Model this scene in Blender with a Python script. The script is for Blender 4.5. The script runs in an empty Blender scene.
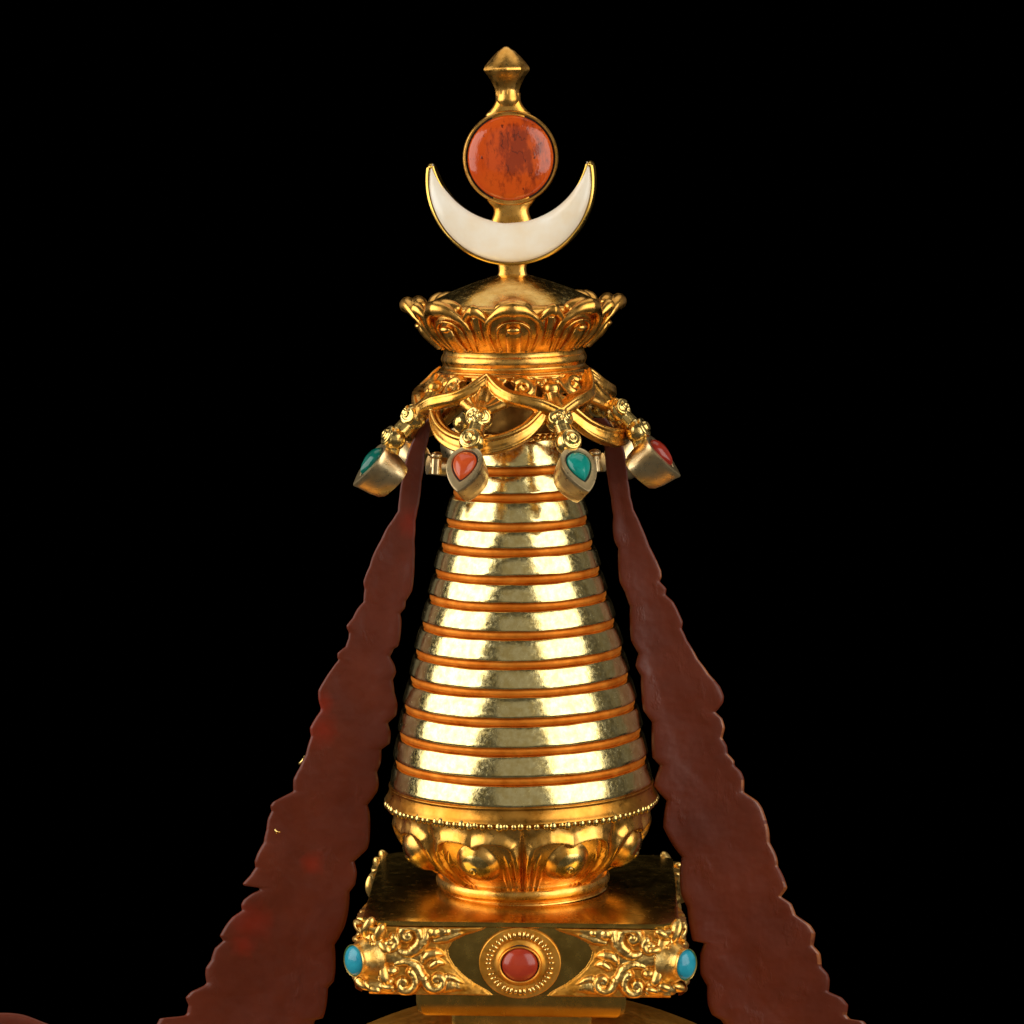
import bpy, math, random
import numpy as np
from mathutils import Vector, Matrix

random.seed(7); np.random.seed(7)
S = bpy.context.scene
COL = S.collection
U = 0.0003            # metres per drawing unit
D = 3400.0            # camera distance from the spire's axis, drawing units
CAM_PY = 110.0        # height of the camera on the drawing's downward scale
BASE_PY = 1000.0      # origin of the finial on that scale
TILT = math.radians(0.98)
PI = math.pi
sin, cos, rad = math.sin, math.cos, math.radians

# ------------------------------------------------------------------ mesh builder
class MB:
    def __init__(s): s.v = []; s.f = []
    def add(s, vs, fs):
        o = len(s.v); s.v += [tuple(map(float, p)) for p in vs]; s.f += [tuple(i + o for i in f) for f in fs]
    def lathe(s, prof, n=128, wob=None, centre=(0, 0, 0)):
        """prof: (radius, height) from one end to the other"""
        vs, fs = [], []
        m = len(prof)
        for j, (r, z) in enumerate(prof):
            for i in range(n):
                a = 2 * PI * i / n
                rr, zz = r, z
                if wob and r > 1e-6:
                    dr, dz = wob(a, j); rr += dr; zz += dz
                vs.append((rr * sin(a) + centre[0], -rr * cos(a) + centre[1], zz + centre[2]))
        for j in range(m - 1):
            for i in range(n):
                k = (i + 1) % n
                fs.append((j * n + i, (j + 1) * n + i, (j + 1) * n + k, j * n + k))
        fs.append(tuple(range(n))); fs.append(tuple((m - 1) * n + i for i in reversed(range(n))))
        s.add(vs, fs)
    def tube(s, pts, rads, up=(0, 0, 1), k=12, flat=1.0, ref=None):
        """sweep; rads is one radius or one per point; flat scales the section along the binormal"""
        P = [Vector(p) for p in pts]; n = len(P)
        if not hasattr(rads, '__len__'): rads = [rads] * n
        vs, fs = [], []
        N0 = None
        for i in range(n):
            t = (P[min(i + 1, n - 1)] - P[max(i - 1, 0)]).normalized()
            if ref is not None:
                nn = Vector(ref(P[i]))
            else:
                nn = N0 if N0 is not None else Vector(up)
            nn = (nn - t * nn.dot(t))
            if nn.length < 1e-4: nn = t.orthogonal()
            nn.normalize(); N0 = nn
            b = t.cross(nn)
            for q in range(k):
                a = 2 * PI * q / k
                vs.append(P[i] + nn * (rads[i] * cos(a) * flat) + b * (rads[i] * sin(a)))
        for i in range(n - 1):
            for q in range(k):
                q2 = (q + 1) % k
                fs.append((i * k + q, i * k + q2, (i + 1) * k + q2, (i + 1) * k + q))
        fs.append(tuple(reversed(range(k)))); fs.append(tuple((n - 1) * k + q for q in range(k)))
        s.add(vs, fs)
    def ball(s, c, r, nu=20, nv=12, axes=None):
        """ellipsoid; r = (rx, ry, rz) along axes"""
        if not hasattr(r, '__len__'): r = (r, r, r)
        A = axes or (Vector((1, 0, 0)), Vector((0, 1, 0)), Vector((0, 0, 1)))
        c = Vector(c); vs, fs = [], []
        vs.append(c + A[2] * r[2])
        for j in range(1, nv):
            b = PI * j / nv
            for i in range(nu):
                a = 2 * PI * i / nu
                vs.append(c + A[0] * (r[0] * sin(b) * cos(a)) + A[1] * (r[1] * sin(b) * sin(a)) + A[2] * (r[2] * cos(b)))
        vs.append(c - A[2] * r[2])
        for i in range(nu): fs.append((0, 1 + i, 1 + (i + 1) % nu))
        for j in range(nv - 2):
            for i in range(nu):
                a0 = 1 + j * nu
                fs.append((a0 + i, a0 + nu + i, a0 + nu + (i + 1) % nu, a0 + (i + 1) % nu))
        e = len(vs) - 1; a0 = 1 + (nv - 2) * nu
        for i in range(nu): fs.append((a0 + i, e, a0 + (i + 1) % nu))
        s.add(vs, fs)
    def loft(s, rings, closed=True, caps=True):
        n = len(rings[0]); vs = [p for r in rings for p in r]; fs = []
        for j in range(len(rings) - 1):
            for i in range(n if closed else n - 1):
                k = (i + 1) % n
                fs.append((j * n + i, j * n + k, (j + 1) * n + k, (j + 1) * n + i))
        if caps:
            fs.append(tuple(reversed(range(n)))); fs.append(tuple((len(rings) - 1) * n + i for i in range(n)))
        s.add(vs, fs)
    def grid(s, pts, flip=False):
        h = len(pts); w = len(pts[0]); vs = [p for r in pts for p in r]; fs = []
        for j in range(h - 1):
            for i in range(w - 1):
                f = (j * w + i, j * w + i + 1, (j + 1) * w + i + 1, (j + 1) * w + i)
                fs.append(f[::-1] if flip else f)
        s.add(vs, fs)
    def mesh(s, name, remesh=None, smooth_iter=0, angle=38, scale=True):
        me = bpy.data.meshes.new(name); me.from_pydata(s.v, [], s.f); me.validate()
        import bmesh
        bm = bmesh.new(); bm.from_mesh(me); bmesh.ops.recalc_face_normals(bm, faces=bm.faces); bm.to_mesh(me); bm.free()
        if remesh:
            o = bpy.data.objects.new('remesh_tmp', me); COL.objects.link(o)
            m = o.modifiers.new('r', 'REMESH'); m.mode = 'VOXEL'; m.voxel_size = remesh
            if smooth_iter:
                m2 = o.modifiers.new('s', 'SMOOTH'); m2.factor = 0.5; m2.iterations = smooth_iter
            dg = bpy.context.evaluated_depsgraph_get()
            new = bpy.data.meshes.new_from_object(o.evaluated_get(dg))
            bpy.data.objects.remove(o); bpy.data.meshes.remove(me); me = new; me.name = name
        if scale: me.transform(Matrix.Scale(U, 4))
        me.polygons.foreach_set('use_smooth', [True] * len(me.polygons))
        if not remesh: me.set_sharp_from_angle(angle=rad(angle))
        me.update()
        return me

def link(name, me, mat, parent=None):
    o = bpy.data.objects.new(name, me); COL.objects.link(o)
    if mat and not me.materials: me.materials.append(mat)
    if parent: o.parent = parent
    return o
def copy(o, parent, rz=None):
    c = o.copy(); COL.objects.link(c); c.parent = parent
    if rz is not None: c.rotation_euler.z = rz
    return c
def zz(py): return BASE_PY - py            # drawing height -> local height
def pol(R, th, py):                         # th from the front, to the right
    return Vector((R * sin(th), -R * cos(th), zz(py)))
def crom(pts, n=8, closed=False):
    """Catmull-Rom through points of any dimension"""
    P = [np.array(p, float) for p in pts]; out = []
    m = len(P)
    for i in range(m if closed else m - 1):
        if closed: p0, p1, p2, p3 = P[(i - 1) % m], P[i], P[(i + 1) % m], P[(i + 2) % m]
        else: p0, p1, p2, p3 = P[max(i - 1, 0)], P[i], P[i + 1], P[min(i + 2, m - 1)]
        for k in range(n):
            t = k / n
            out.append(tuple(0.5 * (2 * p1 + (p2 - p0) * t + (2 * p0 - 5 * p1 + 4 * p2 - p3) * t * t + (3 * p1 - p0 - 3 * p2 + p3) * t ** 3)))
    if not closed: out.append(tuple(P[-1]))
    return out

# ------------------------------------------------------------------ materials
def new_mat(name):
    m = bpy.data.materials.new(name); m.use_nodes = True
    nt = m.node_tree; b = nt.nodes['Principled BSDF']
    return m, nt, b
def nd(nt, kind, **kw):
    n = nt.nodes.new(kind)
    for k, v in kw.items():
        if k in n.inputs.keys() if hasattr(n.inputs, 'keys') else False: n.inputs[k].default_value = v
        else: setattr(n, k, v)
    return n
def coords(nt):
    return nt.nodes.new('ShaderNodeTexCoord').outputs['Object']
def noise(nt, co, px, detail=3, rough=0.55, sc=None):
    n = nt.nodes.new('ShaderNodeTexNoise'); n.inputs['Scale'].default_value = 1.0 / (px * U)
    n.inputs['Detail'].default_value = detail; n.inputs['Roughness'].default_value = rough
    if sc:
        mp = nt.nodes.new('ShaderNodeMapping'); mp.inputs['Scale'].default_value = sc
        nt.links.new(co, mp.inputs['Vector']); co = mp.outputs['Vector']
    nt.links.new(co, n.inputs['Vector']); return n.outputs['Fac']
def ramp(nt, fac, stops):
    r = nt.nodes.new('ShaderNodeValToRGB'); nt.links.new(fac, r.inputs['Fac'])
    el = r.color_ramp.elements
    while len(el) < len(stops): el.new(0.5)
    for e, (p, c) in zip(el, stops):
        e.position = p; e.color = (*c, 1) if hasattr(c, '__len__') else (c, c, c, 1)
    return r.outputs['Color']
def bump(nt, b, hs):
    prev = None
    for h, strength, dist in hs:
        n = nt.nodes.new('ShaderNodeBump'); n.inputs['Strength'].default_value = strength
        n.inputs['Distance'].default_value = dist * U
        nt.links.new(h, n.inputs['Height'])
        if prev: nt.links.new(prev, n.inputs['Normal'])
        prev = n.outputs['Normal']
    nt.links.new(prev, b.inputs['Normal'])
def metal(name, cols, r0, r1, patina_px=14, bumps=(), grain=1.6):
    m, nt, b = new_mat(name); co = coords(nt)
    b.inputs['Metallic'].default_value = 1.0
    n1 = noise(nt, co, patina_px, 4, 0.6)
    nt.links.new(ramp(nt, n1, [(0.36, cols[0]), (0.64, cols[1])]), b.inputs['Base Color'])
    n2 = noise(nt, co, patina_px * 0.45, 4, 0.65)
    nt.links.new(ramp(nt, n2, [(0.35, r0), (0.7, r1)]), b.inputs['Roughness'])
    hs = [(noise(nt, co, px, 3), st, ds) for px, st, ds in bumps]
    if hs: bump(nt, b, hs)
    return m

M = {}
M['pale_gold'] = metal('pale_polished_gold', [(0.76, 0.575, 0.21), (0.93, 0.77, 0.36)], 0.10, 0.28, 7,
                       [(24, 0.5, 0.3), (5, 0.4, 0.22), (1.6, 0.4, 0.09)])
M['gilt'] = metal('fire_gilt_gold', [(0.69, 0.318, 0.048), (0.85, 0.462, 0.112)], 0.22, 0.40, 16,
                  [(10, 0.45, 0.5), (2.6, 0.18, 0.08)])
M['gilt_bright'] = metal('burnished_gilt_gold', [(0.76, 0.48, 0.12), (0.91, 0.66, 0.24)], 0.15, 0.32, 12,
                         [(7, 0.4, 0.35), (2.0, 0.3, 0.1)])
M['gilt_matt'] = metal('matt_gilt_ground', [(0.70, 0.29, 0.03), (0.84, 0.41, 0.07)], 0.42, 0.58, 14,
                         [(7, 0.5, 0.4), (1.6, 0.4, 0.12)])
M['groove'] = metal('orange_matt_gilding', [(0.62, 0.165, 0.014), (0.80, 0.28, 0.035)], 0.55, 0.72, 20,
                    [(5, 0.5, 0.3), (1.5, 0.4, 0.1)])
M['gilt_worn'] = metal('worn_gilt_relief', [(0.78, 0.42, 0.09), (0.92, 0.62, 0.20)], 0.27, 0.44, 8,
                         [(5, 0.5, 0.6), (1.8, 0.35, 0.14)])
M['lip'] = metal('shaded_gilt_lip', [(0.52, 0.20, 0.022), (0.68, 0.31, 0.05)], 0.26, 0.42, 22,
                     [(8, 0.4, 0.3), (1.6, 0.25, 0.1)])  # darker than the other gilt: shade on the upturned flare put into its colour
M['bezel'] = metal('soft_rubbed_gold', [(0.76, 0.55, 0.27), (0.86, 0.66, 0.36)], 0.26, 0.36, 14,
                   [(14, 0.3, 0.4)])
M['dull'] = metal('dull_bronze_gold', [(0.58, 0.35, 0.07), (0.70, 0.44, 0.10)], 0.2, 0.3, 30,
                  [(12, 0.25, 0.3)])
M['shaft_shade'] = metal('shade_dark_gilding', [(0.22, 0.11, 0.025), (0.34, 0.18, 0.04)], 0.35, 0.55, 9,
                  [(6, 0.5, 0.4), (2, 0.4, 0.12)])  # dark colour paints the shade inside the canopy, behind its openings

def stone(name, stops, px, rough=0.12, bumps=(), vein=None, sss=0.0):
    m, nt, b = new_mat(name); co = coords(nt)
    n1 = noise(nt, co, px, 5, 0.6)
    col = ramp(nt, n1, stops)
    if vein:
        n2 = noise(nt, co, vein[0], 3, 0.5, vein[3] if len(vein) > 3 else None)
        mk = ramp(nt, n2, [(vein[1], 0.0), (vein[1] + 0.08, 1.0)])
        mx = nt.nodes.new('ShaderNodeMix'); mx.data_type = 'RGBA'
        nt.links.new(mk, mx.inputs[0]); nt.links.new(col, mx.inputs[6]); mx.inputs[7].default_value = (*vein[2], 1)
        col = mx.outputs[2]
    nt.links.new(col, b.inputs['Base Color'])
    b.inputs['Roughness'].default_value = rough
    if sss:
        b.inputs['Subsurface Weight'].default_value = sss
        b.inputs['Subsurface Radius'].default_value = (0.003, 0.0012, 0.0006)
        b.inputs['Subsurface Scale'].default_value = 1.0
    hs = [(noise(nt, co, p, 3), s_, d_) for p, s_, d_ in bumps]
    if hs: bump(nt, b, hs)
    return m
M['coral'] = stone('orange_coral', [(0.35, (0.50, 0.055, 0.012)), (0.65, (0.62, 0.10, 0.02))], 30, 0.16, [(14, 0.4, 0.5)])
def sun_stone():
    m, nt, b = new_mat('mottled_red_coral'); co = coords(nt)
    base = ramp(nt, noise(nt, co, 50, 4, 0.55), [(0.3, (0.54, 0.058, 0.005)), (0.7, (0.66, 0.10, 0.009))])
    # a darker, grained patch that belongs to the stone
    sep = nt.nodes.new('ShaderNodeSeparateXYZ'); nt.links.new(co, sep.inputs[0])
    def mth(op, a, b_):
        n = nt.nodes.new('ShaderNodeMath'); n.operation = op
        for i, q in enumerate((a, b_)):
            if hasattr(q, 'is_linked') or hasattr(q, 'node'): nt.links.new(q, n.inputs[i])
            else: n.inputs[i].default_value = q
        return n.outputs[0]
    dx = mth('DIVIDE', mth('SUBTRACT', sep.outputs['X'], 11 * U), 31 * U)
    dz = mth('DIVIDE', mth('SUBTRACT', sep.outputs['Z'], (1000 - 152) * U), 42 * U)
    rr = mth('SQRT', mth('ADD', mth('MULTIPLY', dx, dx), mth('MULTIPLY', dz, dz)), 0)
    n1 = noise(nt, co, 13, 5, 0.65, (1.6, 1, 0.7))
    q = mth('ADD', rr, mth('MULTIPLY', mth('SUBTRACT', n1, 0.5), 4.6))
    mask = ramp(nt, q, [(0.25, 0.80), (0.60, 0.42), (1.0, 0.0)])
    def mix(f, a, c):
        mx = nt.nodes.new('ShaderNodeMix'); mx.data_type = 'RGBA'
        nt.links.new(f, mx.inputs[0]); nt.links.new(a, mx.inputs[6]); mx.inputs[7].default_value = (*c, 1); return mx.outputs[2]
    col = mix(mask, base, (0.22, 0.026, 0.006))
    pits = ramp(nt, noise(nt, co, 6.5, 2, 0.5, (1.5, 1, 0.8)), [(0.69, 0.0), (0.74, 0.9)])
    col = mix(pits, col, (0.10, 0.014, 0.006))
    ck = ramp(nt, noise(nt, co, 30, 3, 0.6, (1.5, 1, 0.8)), [(0.485, 0.0), (0.497, 1.0), (0.503, 1.0), (0.515, 0.0)])
    side = ramp(nt, q, [(0.2, 0.8), (0.85, 0.0)])
    mm = nt.nodes.new('ShaderNodeMath'); mm.operation = 'MULTIPLY'; nt.links.new(ck, mm.inputs[0]); nt.links.new(side, mm.inputs[1])
    col = mix(mm.outputs[0], col, (0.085, 0.014, 0.006))
    nt.links.new(col, b.inputs['Base Color']); b.inputs['Roughness'].default_value = 0.13
    bump(nt, b, [(noise(nt, co, 15, 3), 0.35, 1.2), (pits, -0.6 if False else 0.35, 0.3), (noise(nt, co, 4.5, 3, 0.6, (1.6, 1, 0.7)), 0.3, 0.5)])
    return m
M['sun_stone'] = sun_stone()
M['red'] = stone('red_coral', [(0.35, (0.36, 0.03, 0.012)), (0.65, (0.45, 0.05, 0.018))], 20, 0.2, [(10, 0.3, 0.4)])
M['turquoise'] = stone('green_turquoise', [(0.35, (0.0, 0.20, 0.16)), (0.65, (0.01, 0.29, 0.23))], 16, 0.14, [(9, 0.4, 0.4)], (11, 0.68, (0.0, 0.09, 0.07)))
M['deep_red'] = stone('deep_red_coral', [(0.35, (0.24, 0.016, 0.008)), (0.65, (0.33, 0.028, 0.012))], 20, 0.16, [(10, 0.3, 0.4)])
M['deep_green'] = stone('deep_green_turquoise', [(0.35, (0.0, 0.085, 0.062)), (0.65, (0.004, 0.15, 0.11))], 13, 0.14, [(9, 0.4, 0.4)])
M['sky_turq'] = stone('blue_turquoise', [(0.35, (0.01, 0.24, 0.36)), (0.65, (0.03, 0.36, 0.47))], 12, 0.2, [(8, 0.4, 0.5)], (9, 0.7, (0.02, 0.10, 0.13)))
M['shell'] = stone('cream_shell', [(0.30, (0.86, 0.68, 0.44)), (0.60, (0.94, 0.87, 0.74))], 70, 0.2, [(30, 0.3, 0.6)], None, 0.0)

# backdrop: black velvet
m, nt, b = new_mat('black_velvet'); b.inputs['Base Color'].default_value = (0, 0, 0, 1)
b.inputs['Roughness'].default_value = 1; b.inputs['Specular IOR Level'].default_value = 0; M['velvet'] = m
# near-black bed put in for the dark gap under a stone
m, nt, b = new_mat('dark_setting_gap'); b.inputs['Base Color'].default_value = (0.012, 0.008, 0.005, 1)
b.inputs['Roughness'].default_value = 0.6; M['gap_bed'] = m

# carved red streamers
m, nt, b = new_mat('dark_red_carved_resin'); co = coords(nt)
c1 = ramp(nt, noise(nt, co, 60, 4, 0.6), [(0.3, (0.098, 0.0165, 0.0055)), (0.7, (0.140, 0.025, 0.009))])
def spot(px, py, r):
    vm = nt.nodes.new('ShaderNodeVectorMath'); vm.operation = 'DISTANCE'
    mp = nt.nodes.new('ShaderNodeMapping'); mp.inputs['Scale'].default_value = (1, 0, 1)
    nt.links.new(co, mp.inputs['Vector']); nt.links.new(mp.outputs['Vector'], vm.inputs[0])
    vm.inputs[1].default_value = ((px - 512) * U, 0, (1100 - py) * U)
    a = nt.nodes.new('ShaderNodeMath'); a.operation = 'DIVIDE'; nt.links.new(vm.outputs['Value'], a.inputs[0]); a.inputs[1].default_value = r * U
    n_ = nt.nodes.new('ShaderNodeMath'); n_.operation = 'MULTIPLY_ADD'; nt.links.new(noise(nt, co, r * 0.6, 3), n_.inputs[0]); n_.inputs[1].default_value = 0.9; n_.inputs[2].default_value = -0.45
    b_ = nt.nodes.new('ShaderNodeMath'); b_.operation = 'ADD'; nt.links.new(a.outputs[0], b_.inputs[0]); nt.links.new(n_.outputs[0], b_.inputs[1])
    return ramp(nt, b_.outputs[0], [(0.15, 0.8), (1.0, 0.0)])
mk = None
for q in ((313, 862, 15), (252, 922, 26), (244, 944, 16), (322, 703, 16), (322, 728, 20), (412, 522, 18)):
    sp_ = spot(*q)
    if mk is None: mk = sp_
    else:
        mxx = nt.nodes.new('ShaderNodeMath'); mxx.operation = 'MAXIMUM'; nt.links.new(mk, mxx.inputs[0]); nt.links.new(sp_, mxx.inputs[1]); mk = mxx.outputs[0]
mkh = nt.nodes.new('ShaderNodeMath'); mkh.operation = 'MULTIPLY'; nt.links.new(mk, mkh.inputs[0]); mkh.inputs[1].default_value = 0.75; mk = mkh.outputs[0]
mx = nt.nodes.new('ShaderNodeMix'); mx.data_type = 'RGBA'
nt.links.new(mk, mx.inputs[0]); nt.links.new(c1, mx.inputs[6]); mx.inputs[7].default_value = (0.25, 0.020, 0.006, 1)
nt.links.new(mx.outputs[2], b.inputs['Base Color'])
nt.links.new(ramp(nt, noise(nt, co, 14, 4), [(0.3, 0.3), (0.7, 0.48)]), b.inputs['Roughness'])
b.inputs['Specular IOR Level'].default_value = 0.3
b.inputs['Subsurface Weight'].default_value = 0.12
b.inputs['Subsurface Radius'].default_value = (0.003, 0.0006, 0.0003); b.inputs['Subsurface Scale'].default_value = 1
bump(nt, b, [(noise(nt, co, 44, 3, 0.5), 0.8, 4.0), (ramp(nt, noise(nt, co, 26, 4, 0.55, (1.5, 1, 0.8)), [(0.60, 0.0), (0.82, 1.0)]), 0.4, 1.8), (noise(nt, co, 10, 4, 0.6), 0.22, 0.6)])
M['streamer'] = m
m, nt, b = new_mat('amber_edge'); co = coords(nt)
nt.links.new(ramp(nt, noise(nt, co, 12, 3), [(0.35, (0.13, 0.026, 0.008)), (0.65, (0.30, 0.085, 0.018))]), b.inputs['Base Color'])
b.inputs['Roughness'].default_value = 0.35; M['streamer_edge'] = m  # lighter amber colour for stretches of a streamer's edge

# ------------------------------------------------------------------ finial root
def axis_px(py): return 522 - math.tan(TILT) * (830 - py)
ROOT = bpy.data.objects.new('stupa_finial', None); COL.objects.link(ROOT)
WZ = lambda py: (1100 - py) * U
ROOT.location = ((axis_px(BASE_PY) - 512) * U, 0, WZ(BASE_PY))
ROOT.rotation_euler = (0, -TILT, 0)
ROOT.empty_display_size = 0.02
ROOT['label'] = 'gilded stupa spire with coral sun and crescent top, thirteen rings and scrolled square base'
ROOT['category'] = 'stupa finial'

# ------------------------------------------------------------------ thirteen rings
fronts = [472.5, 499, 528, 553.6, 581, 608, 636.5, 666, 694.3, 723.6, 753, 782.7]
RS = [(440, 52), (455, 55), (482, 62), (509, 69.7), (538, 75.6), (562, 81.6), (588, 88.4), (617, 96.4), (644, 103.4), (673, 109.8), (693, 114.9), (723, 121), (751, 126), (781, 130.4), (800, 132)]
def Rs(py): return float(np.interp(py, [a for a, _ in RS], [b_ for _, b_ in RS]))
def to_axis(yf):
    py = yf
    for _ in range(6): py = CAM_PY + (yf - CAM_PY) * (D - Rs(py)) / D
    return py
G = [to_axis(y) for y in fronts]
tops = [436.0] + [g + 3.6 for g in G]
bots = [g - 4.6 for g in G] + [780.8]
for i, (a, c) in enumerate(zip(tops, bots)):
    ra, rc = Rs(a) + 0.2, Rs(c) + 1.0
    ph = [random.uniform(0, 6.28) for _ in range(6)]
    prof = [(ra - 9, zz(a))]
    prof += [(ra - 1.0, zz(a)), (ra - 0.3, zz(a + 0.3)), (ra, zz(a + 0.9))]
    for t in (0.2, 0.4, 0.6, 0.8):
        prof.append((ra + (rc - ra) * t + 0.35 * sin(PI * t), zz(a + (c - a) * t)))
    prof += [(rc, zz(c - 0.9)), (rc - 0.3, zz(c - 0.3)), (rc - 1.0, zz(c)), (rc - 10, zz(c))]
    def wob(an, j, ph=ph):
        dz = 0.28 * sin(3 * an + ph[0]) + 0.22 * sin(7 * an + ph[1]) + 0.15 * sin(17 * an + ph[2])
        dr = 0.22 * sin(2 * an + ph[3]) + 0.16 * sin(5 * an + ph[4] + j * 0.4)
        return dr, dz
    mb = MB(); mb.lathe(prof, 200, wob)
    link('spire_ring', mb.mesh('spire_ring', angle=50), M['pale_gold'], ROOT)
# orange core showing as cords in the grooves
prof = [(0, zz(436)), (46, zz(436)), (48, zz(440))]
for i, g in enumerate(G):
    R = Rs(g) - 1.9
    prof += [(R - 6, zz(g - 6.5)), (R - 6, zz(g - 4.5))]
    for k in range(9):
        a = PI * k / 8
        prof.append((R - 3.4 + 3.4 * sin(a), zz(g - 0.4 - 3.9 * cos(a))))
    prof += [(R - 5, zz(g + 6))]
prof += [(120, zz(782)), (0, zz(782))]
mb = MB(); mb.lathe(prof, 180)
link('spire_core', mb.mesh('spire_core', angle=60), M['groove'], ROOT)
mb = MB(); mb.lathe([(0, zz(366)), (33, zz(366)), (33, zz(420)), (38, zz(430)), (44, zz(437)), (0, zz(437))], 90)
link('canopy_shaft', mb.mesh('canopy_shaft', angle=60), M['shaft_shade'], ROOT)
# beads round the top of the shaft
mb = MB()
for k in range(44):
    a = 2 * PI * k / 44
    mb.ball(pol(51.5, a, 433.5), 3.4, 10, 8)
mb.lathe([(44, zz(429)), (51, zz(430)), (51, zz(437)), (44, zz(437))], 96)
link('beaded_collar', mb.mesh('beaded_collar'), M['gilt'], ROOT)

# ------------------------------------------------------------------ lower lotus
lip = crom([(120, zz(779)), (131.6, zz(781)), (131.8, zz(784)), (132.4, zz(788)), (134, zz(792)), (136, zz(795.2)), (136.3, zz(796.5)), (135, zz(798.5)), (130, zz(801)), (118, zz(802))], 5)
mb = MB(); mb.lathe([(60, zz(779))] + lip + [(60, zz(802))], 200)
rim = link('flared_lip', mb.mesh('flared_lip', angle=60), M['lip'], ROOT)
mb = MB()
for k in range(112):
    a = 2 * PI * (k + random.uniform(-.16, .16)) / 112
    r_ = 3.75 * random.uniform(0.8, 1.15)
    mb.ball(pol(133.9, a, 798.8 + random.uniform(-.6, .6)), (r_, r_, r_ * 1.2), 10, 8)
link('beaded_rim', mb.mesh('beaded_rim'), M['gilt_bright'], rim)
bowl_p = crom([(128, 801), (127, 806), (124, 815), (120.5, 826), (115.5, 837), (107, 848.5), (95.5, 859.5), (83, 868.5)], 10)
mb = MB()
mb.lathe([(60, zz(800))] + [(r - 0.5, zz(p)) for r, p in bowl_p] + [(60, zz(869))], 200)
bowl = link('lotus_bowl', mb.mesh('lotus_bowl', angle=60), M['gilt'], ROOT)
foot = crom([(60, zz(866)), (82, zz(866.5)), (82.4, zz(868.5)), (83.2, zz(870)), (85.6, zz(872.5)), (86.8, zz(876)), (86.2, zz(880)), (84.0, zz(883)), (82.8, zz(884.3)), (84, zz(885.2)), (84.6, zz(886.5))], 5)
mb = MB(); mb.lathe([(0, zz(866))] + foot + [(0, zz(887.5))], 160)
link('foot_ring', mb.mesh('foot_ring', angle=60), M['gilt'], ROOT)

def seg_dist(X, Y, path):
    """distance of grid points to a polyline and the parameter 0..1 along it"""
    best = np.full(X.shape, 1e9); par = np.zeros(X.shape)
    P = np.array(path, float); n = len(P) - 1
    for i in range(n):
        ax, ay = P[i][:2]; bx, by = P[i + 1][:2]
        dx, dy = bx - ax, by - ay; L = dx * dx + dy * dy + 1e-9
        t = np.clip(((X - ax) * dx + (Y - ay) * dy) / L, 0, 1)
        d = np.hypot(X - ax - t * dx, Y - ay - t * dy)
        m_ = d < best
        best[m_] = d[m_]; par[m_] = ((i + t) / n)[m_]
    return best, par
def ridge(X, Y, path, w, h, taper=None):
    d, p = seg_dist(X, Y, path)
    ww = np.full(X.shape, float(w)); hh = np.full(X.shape, float(h))
    if taper is not None:
        f = np.interp(p, np.linspace(0, 1, len(taper)), taper); ww = ww * f; hh = hh * f
    q = np.clip(1 - (d / np.maximum(ww, 1e-6)) ** 2, 0, 1)
    return hh * np.sqrt(q)
def boss(X, Y, cx, cy, rx, ry, h, pw=0.5):
    q = np.clip(1 - ((X - cx) / rx) ** 2 - ((Y - cy) / ry) ** 2, 0, 1)
    return h * q ** pw
def smax(a, b_, k=1.2):
    h = np.clip(0.5 + 0.5 * (a - b_) / k, 0, 1)
    return b_ * (1 - h) + a * h + k * h * (1 - h) * 0.5

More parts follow.
